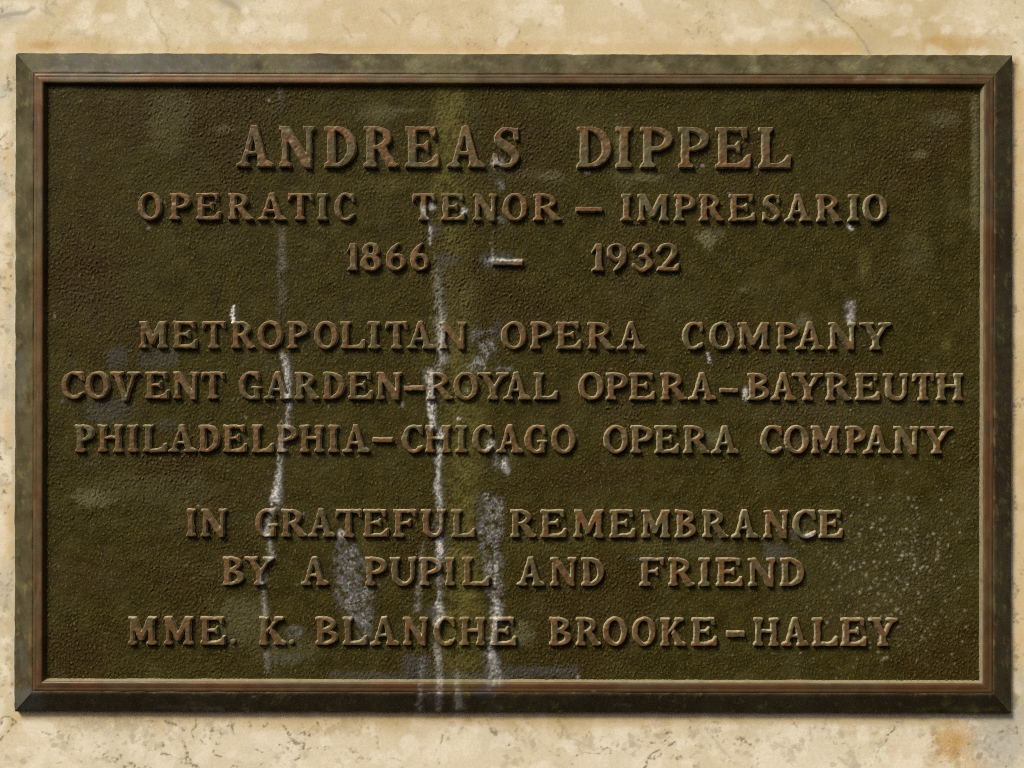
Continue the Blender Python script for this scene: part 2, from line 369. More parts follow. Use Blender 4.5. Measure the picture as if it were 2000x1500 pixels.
# ------------------------------------------------------------------ the wall
def build_wall():
    z = lambda: np.zeros_like(PX)
    cream = np.clip(mx(blob(40, 20, 50, 16, .7), blob(355, 8, 14, 9, .8), blob(520, 12, 50, 16, .6), blob(260, 50, 120, 26, .4), blob(500, 60, 70, 26, .35),
                       blob(1045, 18, 40, 22, .55), blob(1700, 16, 50, 16, .55), blob(1930, 30, 60, 40, .35), blob(1100, 80, 130, 18, .25), blob(1500, 40, 160, 30, .2),
                       blob(4, 230, 14, 60, .6), blob(8, 420, 12, 40, .5), blob(12, 700, 16, 46, .4), blob(8, 900, 16, 60, .45),
                       blob(75, 1440, 40, 40, .8), blob(250, 1470, 90, 44, .7), blob(420, 1430, 80, 30, .5), blob(850, 1440, 60, 50, .5), blob(930, 1450, 70, 36, .6),
                       blob(1080, 1470, 120, 40, .4), blob(1220, 1440, 70, 36, .55), blob(1350, 1460, 90, 50, .6), blob(1560, 1440, 120, 44, .55), blob(1760, 1450, 70, 40, .6),
                       blob(560, 1470, 140, 34, .45), blob(700, 1450, 50, 30, .4), .6 * sm(1410, 1450, PY), .45 * sm(22, 8, PX) * sm(1.2, -.6, N60)) + .55 * sm(.0, 1.5, N40) + .25 * sm(0, 1.2, N60), 0, 1)
    tan = np.clip(mx(seg_mask([(40, 88, 14, .6), (260, 92, 10, .4)]), seg_mask([(300, 94, 8, .4), (1000, 98, 9, .55)]), seg_mask([(1000, 92, 12, .5), (1700, 96, 12, .5)]),
                     blob(800, 30, 200, 40, .28), blob(1250, 60, 160, 30, .25), blob(18, 300, 8, 30, .4), blob(20, 540, 10, 60, .45), blob(16, 840, 8, 40, .5), blob(20, 1020, 12, 60, .4),
                     seg_mask([(1990, 180, 12, .7), (1992, 520, 10, .5), (1994, 900, 10, .55), (1992, 1300, 10, .6)]),
                     seg_mask([(40, 1402, 6, .4), (620, 1404, 8, .6), (1300, 1406, 7, .5), (1800, 1406, 6, .5)]), blob(600, 1415, 120, 12, .5), blob(1150, 1412, 200, 10, .4)), 0, 1)
    orange = np.clip(mx(blob(1870, 84, 60, 16, .75), seg_mask([(1985, 120, 7, .7), (1986, 190, 5, .5)]), blob(1868, 1452, 46, 44, .85, .4), blob(1880, 1490, 60, 20, .4),
                        blob(88, 88, 24, 8, .5), seg_mask([(480, 86, 10, .25), (960, 88, 10, .35)]), blob(1600, 88, 70, 12, .3), blob(1990, 165, 6, 40, .35), blob(12, 690, 4, 12, .2),
                        blob(60, 1450, 60, 8, .12)) * (.8 + .22 * N25 + .12 * N6), 0, 1)
    gb = np.clip(mx(blob(1955, 1450, 56, 52, .7), blob(1985, 1400, 26, 40, .65), blob(1995, 1330, 10, 30, .4), blob(8, 30, 40, 16, .5), blob(690, 12, 26, 14, .1),
                    blob(1610, 10, 26, 18, .35), blob(1697, 92, 14, 20, .35), blob(10, 180, 12, 20, .5), blob(6, 360, 10, 30, .4), blob(10, 1150, 14, 40, .4), blob(450, 6, 26, 12, .4),
                    blob(20, 620, 10, 40, .4), blob(10, 760, 8, 30, .35), seg_mask([(26, 110, 3, .4), (26, 1380, 3, .4)]), blob(800, 20, 60, 12, .14)), 0, 1)
    def ridge(seed, size, w):
        n = low(seed, size) + .55 * low(seed + 1, size * .4) + .25 * low(seed + 2, size * .18)
        return np.exp(-(n / w) ** 2)
    net = mx(ridge(40, 130, .17) * .75, ridge(50, 80, .15) * .55) * sm(-.3, 1.3, .7 * N14 + .5 * N25 + .3 * N6b) * (.35 + .65 * sm(-.4, 1.2, low(60, 90))) * (.75 + .3 * N6b)
    cloud = sm(.3, 1.9, low(61, 55) + .5 * low(62, 20))
    zone = mx(.9 * sm(1398, 1412, PY), 1.3 * sm(34, 24, PX), .25 * sm(120, 90, PY), .55 * sm(1970, 1985, PX))
    net = np.clip(zone * (2.0 * net + .10 * cloud), 0, .85)
    def vein(pts, w, a):
        return seg_mask([(x, y, w, a) for x, y in pts], .6)
    moss = mx(vein([(1600, -4), (1618, 8), (1632, 28), (1648, 42), (1664, 54), (1680, 74), (1692, 92), (1700, 106)], 1.3, .62) * (0.7 + 0.3 * N14),
              vein([(286, 4), (298, 36), (312, 58), (324, 74), (330, 98)], 2.0, .30), vein([(432, -2), (448, 6), (466, 20)], 5, .34), vein([(670, 48), (688, 74)], 2, .28),
              vein([(744, 18), (760, 30), (776, 48)], 2.2, .28), vein([(-10, 36), (20, 28), (48, 26), (66, 16)], 3.5, .45), blob(92, 20, 10, 12, .4, .5, .8), blob(106, 8, 6, 8, .35, .5, .8),
              blob(1214, 9, 3, 3, .5), blob(1055, 50, 3, 4, .35), blob(1985, 34, 2, 2, .6), blob(150, 66, 8, 6, .25, .5, .8))
    specks = np.zeros_like(PX)
    r = np.random.default_rng(5)
    def cluster(x, y, sx, sy, n, rr, aa):
        o = np.zeros_like(PX)
        for _ in range(n):
            cx, cy, q = r.normal(x, sx), r.normal(y, sy), r.uniform(*rr)
            i0, i1 = max(0, int((cx - 3 * q - GX0) / GS)), min(NX, int((cx + 3 * q - GX0) / GS) + 2)
            j0, j1 = max(0, int((cy - 3 * q - GY0) / GS)), min(NY, int((cy + 3 * q - GY0) / GS) + 2)
            if i1 <= i0 or j1 <= j0: continue
            sl = (slice(j0, j1), slice(i0, i1))
            d = np.hypot(PX[sl] - cx, (PY[sl] - cy)) / q + .35 * N14[sl] + .18 * N6b[sl]
            o[sl] = np.maximum(o[sl], r.uniform(*aa) * (1 - sm(.45, 1.5, d)))
        return o
    cl = []
    for (x, y) in [(1984, 268), (1982, 470), (1984, 612), (1983, 800), (1984, 985), (1986, 1140), (1984, 1210), (1985, 1295), (1986, 1365), (1983, 690)]:
        cl.append(cluster(x, y, 3.5, 10, 8, (1.5, 4), (.35, .9)))
    for (x, y) in [(12, 500), (18, 520), (14, 722), (8, 640), (6, 935), (12, 1148), (10, 1170), (18, 1190), (8, 1210), (14, 1262), (6, 1345), (10, 1290), (8, 360), (20, 165)]:
        cl.append(cluster(x, y, 6, 8, 7, (1.5, 5), (.2, .7)))
    for (x, y, n) in [(120, 1450, 10), (190, 1420, 14), (280, 1440, 14), (235, 1412, 8), (330, 1425, 10), (30, 1480, 8), (700, 1412, 10), (1020, 1445, 10), (1100, 1425, 6), (1150, 1450, 10),
                      (1230, 1455, 12), (1290, 1432, 8), (1000, 1480, 6), (1380, 1430, 10), (1440, 1480, 8), (1500, 1440, 12), (1550, 1460, 16), (1620, 1425, 10), (1710, 1455, 10), (1760, 1420, 10),
                      (1660, 1490, 8), (1850, 1480, 8), (1940, 1465, 12), (1820, 1440, 6), (420, 1418, 8), (560, 1480, 4), (880, 1420, 5)]:
        cl.append(cluster(x, y, 18, 11, n + 6, (2.0, 7.0), (.10, .50)))
    moss = mx(moss, net, *[.8 * c for c in cl], blob(1984, 1365, 6, 12, .5), blob(660, 1425, 40, 9, .28, .5, .9), blob(230, 1415, 60, 12, .3, .5, .9), vein([(1100, 1418), (1112, 1440), (1150, 1458), (1155, 1435)], 2, .3),
              vein([(1380, 1428), (1400, 1450), (1425, 1480)], 2.5, .25), vein([(1640, 1480), (1660, 1500), (1690, 1520)], 2, .3), .22 * sm(.9, 2.2, N25) * sm(.3, 1.5, N14))
    F = {'cream': cream, 'tan': tan, 'orange': orange, 'greyblue': gb, 'moss': np.clip(moss, 0, 1)}
    k = kk(0)
    verts, faces, at = [], [], {n: [] for n in F}
    off = 0
    def patch(xs, ys):                    # xs, ys in photo px
        nonlocal off
        X, Y = np.meshgrid(xs, ys)
        co = np.stack([(X - 1000) * S * k, 0 * X, ZC - (Y - 750) * S * k], -1).reshape(-1, 3)
        inside = sm(GX0 + 5, GX0 + 60, X) * sm(GX0 + NX * GS - 5, GX0 + NX * GS - 60, X) * sm(GY0 + 4, GY0 + 40, Y) * sm(GY0 + NY * GS - 4, GY0 + NY * GS - 40, Y)
        for n, A in F.items(): at[n].append((sample(A, X, Y) * inside).ravel())
        verts.append(co); faces.append(grid_faces(len(xs), len(ys), True) + off); off += len(co)
    far_l, far_r, far_t, far_b = -5000., 7000., -3000., 5536.
    A_ = np.arange(-100, 2101, 2.0)
    patch(A_, np.arange(-60, 131, 2.0)); patch(A_, np.arange(1370, 1561, 2.0))
    patch(np.arange(-100, 61, 2.0), np.arange(130, 1371, 2.0)); patch(np.arange(1940, 2101, 2.0), np.arange(130, 1371, 2.0))
    patch(np.linspace(60, 1940, 12), np.linspace(130, 1370, 9))
    patch(np.linspace(far_l, far_r, 40), np.linspace(far_t, -60, 12)); patch(np.linspace(far_l, far_r, 40), np.linspace(1560, far_b, 16))
    patch(np.linspace(far_l, -100, 16), np.linspace(-60, 1560, 8)); patch(np.linspace(2100, far_r, 16), np.linspace(-60, 1560, 8))
    # back and sides, so the wall has thickness
    x0, x1 = (far_l - 1000) * S * k, (far_r - 1000) * S * k
    z0, z1 = ZC - (far_b - 750) * S * k, ZC - (far_t - 750) * S * k
    v = np.array([[x0, 0, z0], [x1, 0, z0], [x1, 0, z1], [x0, 0, z1], [x0, .3, z0], [x1, .3, z0], [x1, .3, z1], [x0, .3, z1]])
    f = np.array([[5, 4, 7, 6], [0, 4, 5, 1], [1, 5, 6, 2], [2, 6, 7, 3], [3, 7, 4, 0]]) + off
    verts.append(v); faces.append(f)
    for n in F: at[n].append(np.zeros(8))
    me = make_mesh('wall', np.concatenate(verts), np.concatenate(faces), M_WALL, {n: np.concatenate(a) for n, a in at.items()}, False)
    o = link('wall', me)
    o['kind'] = 'structure'
    o['label'] = 'cream and tan stained marble wall behind the tablet'
    return o
build_wall()

# ------------------------------------------------------------------ the plaque
plaque = bpy.data.objects.new('plaque', None)
scn.collection.objects.link(plaque)
plaque.empty_display_size = 0.05
plaque.location = ((PCX - 1000) * S, 0, ZC - (PCY - 750) * S)
plaque.rotation_euler = (0, TILT, 0)
plaque['label'] = 'dark weathered bronze memorial tablet with raised capital lettering on cream marble wall'
plaque['category'] = 'plaque'

F_H = 31.0                     # height of the recessed field above the wall
def pk(v, c, h):               # photo px -> px at height h, about the camera axis
    return c + (v - c) * kk(h)
OX0, OX1 = pk(28.9, 1000, 12), pk(1976.6, 1000, 12)
OY0, OY1 = pk(105.2, 750, 12), pk(1392.2, 750, 12)
IX0, IX1 = pk(94, 1000, 32), pk(1912, 1000, 32)
IY0, IY1 = pk(170, 750, 32), pk(1330.5, 750, 32)

# field plate -------------------------------------------------------
def build_field():
    xs = np.arange(IX0 - 3, IX1 + 3.1, 2.0); ys = np.arange(IY0 - 3, IY1 + 3.1, 2.0)
    X, Y = np.meshgrid(xs, ys)
    amp = 0.95 + 0.2 * np.clip(sample(N120, X, Y), -1.5, 1.5)
    g = sample(N6, X, Y) * 0.85 + sample(N6b, X, Y) * 0.18
    Hh = F_H + amp * g + 0.22 * sample(N40, X, Y) + 0.18 * sample(N14, X, Y)
    m = masks(X, Y, grain=np.clip(g, -2.5, 2.5))
    Hh = Hh * 1.0 + 0.35 * m['chalk'] + 0.4 * m['dots'] - 0.5 * amp * g * np.clip(m['chalk'], 0, 1)
    co = loc(X, Y, Hh).reshape(-1, 3)
    me = make_mesh('field', co, grid_faces(len(xs), len(ys), True), M_FIELD, m)
    o = link('field', me, plaque)
    o['label'] = 'pebbled dark olive background of the tablet, streaked white and ochre'
build_field()

# frame: four mitred rails, each with an inner worn bead -----------------
SC = (IX0 - OX0) / 66.0
RAIL = [(0, -2), (0, 5), (0.2, 10.5), (0.9, 12.4), (2.4, 13.8), (5, 15.6), (9, 18.2), (13, 21), (17, 23.9), (21, 27), (25, 30.1), (29, 33.2), (33, 36.2), (36.5, 38.4), (39, 39.6), (41, 39.9), (42.3, 39.4), (43.4, 37.5), (44, 35)]
BEAD = [(41.2, 33), (41.8, 37.5), (42.6, 39.7), (43.8, 40.5), (45.4, 41.0), (47.2, 41.25), (48.4, 41.1), (49.2, 41.0), (50.1, 41.2), (51.5, 41.6), (53.0, 41.8), (54.5, 41.9), (56.2, 42.0), (57.8, 41.8), (59.1, 41.0), (60.2, 39.4), (61.0, 37.2), (62.2, 34.4), (63.4, 31.6), (64.6, 29), (66, 26)]
def strip(prof, side, step=4.0):
    d = np.array([p[0] for p in prof]) * SC; h = np.array([p[1] for p in prof])
    horiz = side in 'tb'
    L = (OX1 - OX0) if horiz else (OY1 - OY0)
    n = int(L / step) + 1
    u = np.linspace(0, 1, n)[None, :]
    D, Hh = d[:, None], h[:, None] + 0 * u
    if horiz:
        X = (OX0 + D) + u * (OX1 - OX0 - 2 * D); Y = (OY0 + D if side == 't' else OY1 - D) + 0 * u
    else:
        Y = (OY0 + D) + u * (OY1 - OY0 - 2 * D); X = (OX0 + D if side == 'l' else OX1 - D) + 0 * u
    return X, Y, Hh, D + 0 * u
def round_corner(X, Y, cx, cy, r, sx, sy):
    qx, qy = (X - (cx + sx * r)), (Y - (cy + sy * r))
    m = (qx * sx < 0) & (qy * sy < 0)
    q = np.hypot(qx, qy) + 1e-9
    f = np.where(m & (q > r), r / q, 1.0)
    return cx + sx * r + qx * f, cy + sy * r + qy * f
rails = {}
for side, word in (('t', 'top rail, dull grey-green'), ('b', 'bottom rail, darkest brown with pale drips'), ('l', 'left rail, olive green'), ('r', 'right rail, dark green-brown')):
    X, Y, Hh, D = strip(RAIL, side)
    wob = 0.35 * sample(N40, X, Y) + 0.18 * sample(N14, X, Y)
    Hh = Hh + np.where(D > 2, wob, 0)
    # a slightly hand-filed outline
    e = np.exp(-D / 6.0) * (0.28 * sample(N25, X, Y) + 0.15 * sample(N14, X, Y))
    if side in 'tb': Y = Y + e
    else: X = X + e
    for (cx, cy, r, sx, sy) in ((OX0, OY0, 9, 1, 1), (OX1, OY0, 2, -1, 1), (OX0, OY1, 3, 1, -1), (OX1, OY1, 4, -1, -1)):
        X, Y = round_corner(X, Y, cx, cy, r, sx, sy)
    a = masks(X, Y)
    near_bead = sm(30 * SC, 40 * SC, D)
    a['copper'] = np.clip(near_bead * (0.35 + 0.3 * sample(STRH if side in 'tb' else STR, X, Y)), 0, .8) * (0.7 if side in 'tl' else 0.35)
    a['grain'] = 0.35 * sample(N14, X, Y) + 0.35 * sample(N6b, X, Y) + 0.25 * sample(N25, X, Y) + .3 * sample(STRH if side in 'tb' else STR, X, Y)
    a['bloom_light'] = np.clip(a['bloom_light'] + 0.30 * sm(0.0, 1.6, sample(N60, X, Y)) + 0.25 * sm(.6, 2.0, sample(N25, X, Y)) + 0.2 * sm(.4, 1.8, sample(STRH if side in 'tb' else STR, X, Y)) * (1 if side == 't' else .5), 0, 1)
    a['bloom_light'] = a['bloom_light'] * (.8 if side == 't' else .65 if side == 'l' else .3)  # pale tone kept on top and left, cut elsewhere: shading by colour
    a['rust_shade'] = np.clip(a['rust_shade'] + (0.95 if side == 'b' else 0.6 if side == 'r' else 0.0), 0, 1)  # shade painted into the bottom and right rails, over the brown patches
    if side == 'r': a['rust_shade'] = np.clip(a['rust_shade'] * (0.6 + 0.5 * sm(-1, 1, sample(N120, X, Y))), 0, 1)
    flip = side in 'tr'
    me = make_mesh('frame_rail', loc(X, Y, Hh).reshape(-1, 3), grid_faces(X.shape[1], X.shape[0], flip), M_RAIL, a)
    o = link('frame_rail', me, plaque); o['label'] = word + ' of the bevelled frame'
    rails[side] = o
    X, Y, Hh, D = strip(BEAD, side)
    Hh = Hh + 0.3 * sample(N25, X, Y)
    a = masks(X, Y)
    lines = sample(STRH if side in 'tb' else STR, X, Y)
    a['copper'] = np.clip((0.52 + 0.35 * lines + 0.42 * sample(N120, X, Y) + 0.32 * sample(N60, X, Y) + 0.2 * sample(N25, X, Y)) * (1 - sm(59.5 * SC, 61 * SC, D)), 0, 1)
    a['bloom_light'] = np.clip(a['bloom_light'] + 0.30 * sm(0.6, 1.8, lines) + (0.85 * sm(59.5 * SC, 61.5 * SC, D) * (0.75 + 0.2 * sample(N14, X, Y)) if side in 'br' else 0), 0, 1)  # bloom, plus painted light along the inner face, bottom and right only
    if side in 'br':
        a['flank_light'] = .62 * sm(59.6 * SC, 61 * SC, D) * (.9 + .15 * sample(N14, X, Y))  # lit inner step painted as a pale line
        a['copper'] *= .9; a['rust_shade'] = np.clip(a['rust_shade'] + .35 * (1 - sm(59 * SC, 60.5 * SC, D)), 0, 1)
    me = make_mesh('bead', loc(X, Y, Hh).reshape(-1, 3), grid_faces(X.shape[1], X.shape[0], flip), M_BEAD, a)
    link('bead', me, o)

# ------------------------------------------------------------------ lettering
class Glyph:
    """Draws one capital as a filled mask; x 0..w, y 0..h (up), stroke weights T / t / s in px."""
    def __init__(g, X, Y, w, h, T, t, s):
        g.X, g.Y, g.w, g.h, g.T, g.t, g.s = X, Y, w, h, T, t, s
        g.m = np.zeros(X.shape, bool)
        g.br = h * 0.05; g.ov = h * 0.075
    def poly(g, pts, cut=False):
        X, Y = g.X, g.Y
        ins = np.zeros(X.shape, bool)
        for (x0, y0), (x1, y1) in zip(pts, pts[1:] + pts[:1]):
            if y0 == y1: continue
            c = (y0 > Y) != (y1 > Y)
            ins ^= c & (X < (x1 - x0) * (Y - y0) / (y1 - y0) + x0)
        g.m = g.m & ~ins if cut else g.m | ins
    def rect(g, x0, x1, y0, y1): g.m |= (g.X >= x0) & (g.X <= x1) & (g.Y >= y0) & (g.Y <= y1)
    def ell(g, cx, cy, rx, ry, sk=0.0):
        dx = g.X - cx - sk * (g.Y - cy)
        return (dx / rx) ** 2 + ((g.Y - cy) / ry) ** 2 <= 1
    def stroke(g, pts, rad):
        P = np.array(pts, float); R = np.array(rad, float); n = len(P)
        Q = np.vstack([2 * P[0] - P[1], P, 2 * P[-1] - P[-2]])
        for i in range(n - 1):
            p0, p1, p2, p3 = Q[i:i + 4]
            for u in np.linspace(0, 1, 12):
                c = 0.5 * (2 * p1 + (p2 - p0) * u + (2 * p0 - 5 * p1 + 4 * p2 - p3) * u * u + (3 * p1 - p0 - 3 * p2 + p3) * u ** 3)
                r = R[i] + (R[i + 1] - R[i]) * u
                g.m |= (g.X - c[0]) ** 2 + (g.Y - c[1]) ** 2 <= r * r
    def foot(g, xl, xr, a, b, up=False):
        """bracketed serif from xl to xr under (or over) a stem spanning a..b"""
        y = g.h if up else 0; d = -1 if up else 1
        s, br = g.s, g.br
        g.poly([(xl, y), (xr, y), (xr, y + d * s * 0.8), (b, y + d * (s + br)), (a, y + d * (s + br)), (xl, y + d * s * 0.8)])
    def stem(g, a, top=True, bot=True, T=None, lo=None, ro=None):
        T = T or g.T; lo = g.ov if lo is None else lo; ro = g.ov if ro is None else ro
        g.rect(a, a + T, 0, g.h)
        if bot: g.foot(a - lo, a + T + ro, a, a + T)
        if top: g.foot(a - lo, a + T + ro, a, a + T, True)
    def bowl(g, x, y0, y1, xr, T=None, s=None, sk=0):
        """half-oval from a stem at x out to xr"""
        T = T or g.T; s = s or g.s; cy, ry = (y0 + y1) / 2, (y1 - y0) / 2
        cx = x + (xr - x) * 0.34
        out = (g.ell(cx, cy, xr - cx, ry) & (g.X >= cx)) | ((g.X >= x) & (g.X <= cx) & (g.Y >= y0) & (g.Y <= y1))
        iy0, iy1 = y0 + s, y1 - s
        icy, iry = (iy0 + iy1) / 2, (iy1 - iy0) / 2
        icx = x + (xr - T - x) * 0.25
        inn = (g.ell(icx, icy, xr - T - icx, iry, sk) & (g.X >= icx)) | ((g.X >= x) & (g.X <= icx) & (g.Y >= iy0) & (g.Y <= iy1))
        return out, inn
    def armlow(g, a):
        w, h, s = g.w, g.h, g.s
        g.poly([(a, 0), (w - 1, 0), (w, h * .34), (w - .10 * h, h * .335), (w - .19 * h, h * .20), (w - .33 * h, s * 1.15), (a, s * 1.05)])
    def armtop(g, a, xe):
        h, s = g.h, g.s
        g.poly([(a, h), (xe, h), (xe, h * .715), (xe - .09 * h, h * .73), (xe - .17 * h, h - s * 1.05), (a, h - s)])
    def armmid(g, a, xe, yc):
        h = g.h; q = g.s * .46
        g.poly([(a, yc - q), (xe - .13 * h, yc - q), (xe - .055 * h, yc - .14 * h), (xe, yc - .14 * h), (xe, yc + .15 * h), (xe - .055 * h, yc + .15 * h), (xe - .13 * h, yc + q), (a, yc + q)])
    def ring(g, cx, cy, rx, ry, T, t, sk=0.0):
        return g.ell(cx, cy, rx, ry), g.ell(cx, cy, rx - T, ry - t, sk)
    # ---- capitals
    def I(g): a = (g.w - g.T) / 2; g.stem(a, lo=a, ro=a)
    def L(g): g.stem(g.ov, bot=False, ro=g.ov * 1.1); g.foot(0, g.ov + g.T, g.ov, g.ov + g.T); g.armlow(g.ov)
    def E(g):
        g.stem(g.ov, top=False, bot=False); a = g.ov
        g.foot(0, a + g.T, a, a + g.T); g.foot(0, a + g.T, a, a + g.T, True)
        g.armlow(a); g.armtop(a, g.w * .90); g.armmid(a, g.w * .70, g.h * .52)
    def F(g):
        a = g.ov; g.stem(a, top=False, ro=g.ov * 1.4); g.foot(0, a + g.T, a, a + g.T, True)
        g.armtop(a, g.w); g.armmid(a, g.w * .76, g.h * .50)
    def H(g):
        T = g.T * .96
        g.stem(g.ov, T=T, ro=g.ov * .8); g.stem(g.w - g.ov - T, T=T, lo=g.ov * .8); g.rect(g.ov, g.w - g.ov, g.h * .47, g.h * .47 + g.t * .9)
    def T_(g):
        a = (g.w - g.T) / 2; g.stem(a, top=False, lo=g.ov * 1.2, ro=g.ov * 1.2)
        w, h, s = g.w, g.h, g.s
        g.poly([(1, h), (w - 1, h), (w, h * .70), (w - .07 * h, h * .70), (w - .16 * h, h - s * 1.1), (.16 * h, h - s * 1.1), (.07 * h, h * .70), (0, h * .70)])
    def P(g):
        a = g.ov; o, i = g.bowl(a, g.h * .40, g.h, g.w, T=g.T * 1.02, s=g.s * .95)
        g.m |= o & ~i; g.stem(a, top=False, ro=g.ov * 1.2); g.foot(0, a + g.T, a, a + g.T, True)
    def R(g):
        a = g.ov; xr = g.w * .80; o, i = g.bowl(a, g.h * .43, g.h, xr, T=g.T * .98, s=g.s * .92)
        leg = g.h
        g.poly([(a + g.T * .9 + .06 * leg, g.h * .46), (a + g.T * .9 + .06 * leg + g.T * 1.15, g.h * .50), (g.w * .90, g.h * .12), (g.w, g.h * .09), (g.w, g.h * .04), (g.w * .93, 0), (g.w * .70, -g.h * .01)])
        g.m |= o; g.m &= ~i; g.stem(a, top=False, ro=g.ov * .7); g.foot(0, a + g.T, a, a + g.T, True)
    def B(g):
        a = g.ov; o1, i1 = g.bowl(a, g.h * .50, g.h, g.w * .90, s=g.s * .9); o2, i2 = g.bowl(a, 0, g.h * .56, g.w, T=g.T * 1.05, s=g.s * .9)
        g.m |= (o1 & ~i1) | (o2 & ~i2); g.m &= ~(i1 & (g.Y > g.h * .56)) ; g.stem(a, ro=0)
    def D(g):
        a = g.ov; o, i = g.bowl(a, 0, g.h, g.w, T=g.T * 1.08, s=g.s * .95, sk=-.03)
        g.m |= o & ~i; g.stem(a, ro=0)
    def O(g):
        o, i = g.ring(g.w / 2, g.h / 2, g.w / 2, g.h / 2 + .02 * g.h, g.T * 1.0, g.t * .98, -.05); g.m |= o & ~i
    def C(g):
        w, h = g.w, g.h
        o, i = g.ring(w * .56, h / 2, w * .56, h / 2 + .02 * h, g.T * 1.05, g.t * .9, 0)
        g.m |= o & ~i & ~((g.X > w * .60) & (g.Y < h * .80) & (g.Y > h * .22))
        g.poly([(w * .58, h * 1.0), (w * .96, h * 1.0), (w, h * .66), (w * .90, h * .65), (w * .74, h * .84), (w * .58, h * .88)])
        g.stroke([(w * .62, h * .07), (w * .80, h * .10), (w * .96, h * .22)], [g.t * .5, g.t * .50, g.t * .36])
        g.m &= g.X <= w + .5
    def G(g):
        w, h = g.w, g.h
        o, i = g.ring(w * .53, h / 2, w * .53, h / 2 + .02 * h, g.T * 1.05, g.t * .9, 0)
        g.m |= o & ~i & ~((g.X > w * .60) & (g.Y < h * .80) & (g.Y > h * .18))
        g.poly([(w * .56, h * 1.0), (w * .88, h * 1.0), (w * .93, h * .66), (w * .84, h * .65), (w * .70, h * .84), (w * .56, h * .88)])
        g.rect(w * .68, w * .90, 0, h * .44); g.rect(w * .55, w, h * .38, h * .38 + g.s * .75); g.m &= ~((g.X > w * .90) & (g.Y < h * .3))
    def S_(g):
        w, h, T, t = g.w, g.h, g.T, g.t
        g.stroke([(w * .80, h * .86), (w * .58, h * .945), (w * .30, h * .88), (w * .20, h * .70), (w * .40, h * .56), (w * .66, h * .42), (w * .82, h * .26), (w * .66, h * .08), (w * .40, h * .05), (w * .17, h * .15)],
                 [t * .42, t * .46, t * .52, T * .45, T * .56, T * .56, T * .46, t * .52, t * .46, t * .42])
        g.poly([(w * .62, h * .98), (w * .86, h * .95), (w * .90, h * 1.0), (w * .93, h * .66), (w * .82, h * .66), (w * .74, h * .82)])
        g.poly([(w * .02, h * .36), (w * .14, h * .36), (w * .26, h * .16), (w * .34, h * .02), (w * .12, h * .06), (w * .05, 0)])
    def A(g):
        w, h, T, t = g.w, g.h, g.T, g.t; ap = w * .50
        g.poly([(w * .10, 0), (w * .10 + t * 1.0, 0), (ap + t * .3, h), (ap - t * .75, h * 1.02)])
        g.poly([(w * .88 - T * 1.16, 0), (w * .88, 0), (ap + t * .55, h * 1.02), (ap - t * .65, h * 1.02)])
        g.poly([(w * .24, h * .30), (w * .72, h * .30), (w * .70, h * .30 + t * .82), (w * .26, h * .30 + t * .82)])
        s = g.s * .95
        g.poly([(0, 0), (w * .36, 0), (w * .36, s * .8), (w * .10 + t * 1.35, s + g.br), (w * .10 + t * .3, s + g.br), (0, s * .8)])
        g.poly([(w * .56, 0), (w, 0), (w, s * .75), (w * .87, s + g.br * 1.4), (w * .86 - T * .95, s + g.br), (w * .56, s * .8)])
    def V(g):
        w, h, T, t = g.w, g.h, g.T, g.t; ap = w * .52
        g.poly([(w * .10, h), (w * .10 + T * 1.2, h), (ap + t * .5, -h * .08), (ap - t * .6, -h * .08)])
        g.poly([(w * .90 - t * 1.1, h), (w * .90, h), (ap + t * .55, -h * .08), (ap - t * .3, -h * .08)])
        s = g.s
        g.poly([(0, h), (w * .46, h), (w * .46, h - s * .8), (w * .10 + T * 1.1, h - s - g.br), (w * .13, h - s - g.br), (0, h - s * .8)])
        g.poly([(w * .58, h), (w, h), (w, h - s * .8), (w * .88, h - s - g.br), (w * .78, h - s - g.br), (w * .58, h - s * .8)])
    def Y_(g):
        w, h, T, t = g.w, g.h, g.T, g.t; c = w * .50
        g.rect(c - T / 2, c + T / 2, 0, h * .44)
        g.poly([(w * .08, h), (w * .08 + T * 1.15, h), (c + T * .5, h * .40), (c - T * .5, h * .40)])
        g.poly([(w * .90 - t * 1.15, h), (w * .92, h), (c + T * .5, h * .38), (c - T * .1, h * .42)])
        s = g.s; g.foot(c - T / 2 - g.ov * 1.1, c + T / 2 + g.ov * 1.1, c - T / 2, c + T / 2)
        g.poly([(0, h), (w * .44, h), (w * .44, h - s * .8), (w * .10 + T * .95, h - s - g.br * .6), (w * .14, h - s - g.br * .6), (0, h - s * .8)])
        g.poly([(w * .60, h), (w, h), (w, h - s * .8), (w * .86, h - s - g.br), (w * .78, h - s - g.br), (w * .60, h - s * .8)])
    def N(g):
        w, h, T, t = g.w, g.h, g.T * .86, g.t; a = g.ov; b = w - g.ov - t * 1.05
        g.rect(a, a + T * .88, 0, h); g.foot(0, a + T * .88 + g.ov, a, a + T * .88)
        g.rect(b, b + t * 1.05, 0, h); g.foot(b - g.ov * 1.1, w, b, b + t * 1.05, True)
        g.poly([(0, h), (a + T * 1.0, h), (b + t * 1.05, h * .12), (b + t * 1.05, -.02 * h), (b - t * .35, -.02 * h), (a + T * .5, h * .74), (a, h - g.s), (0, h - g.s * .8)])
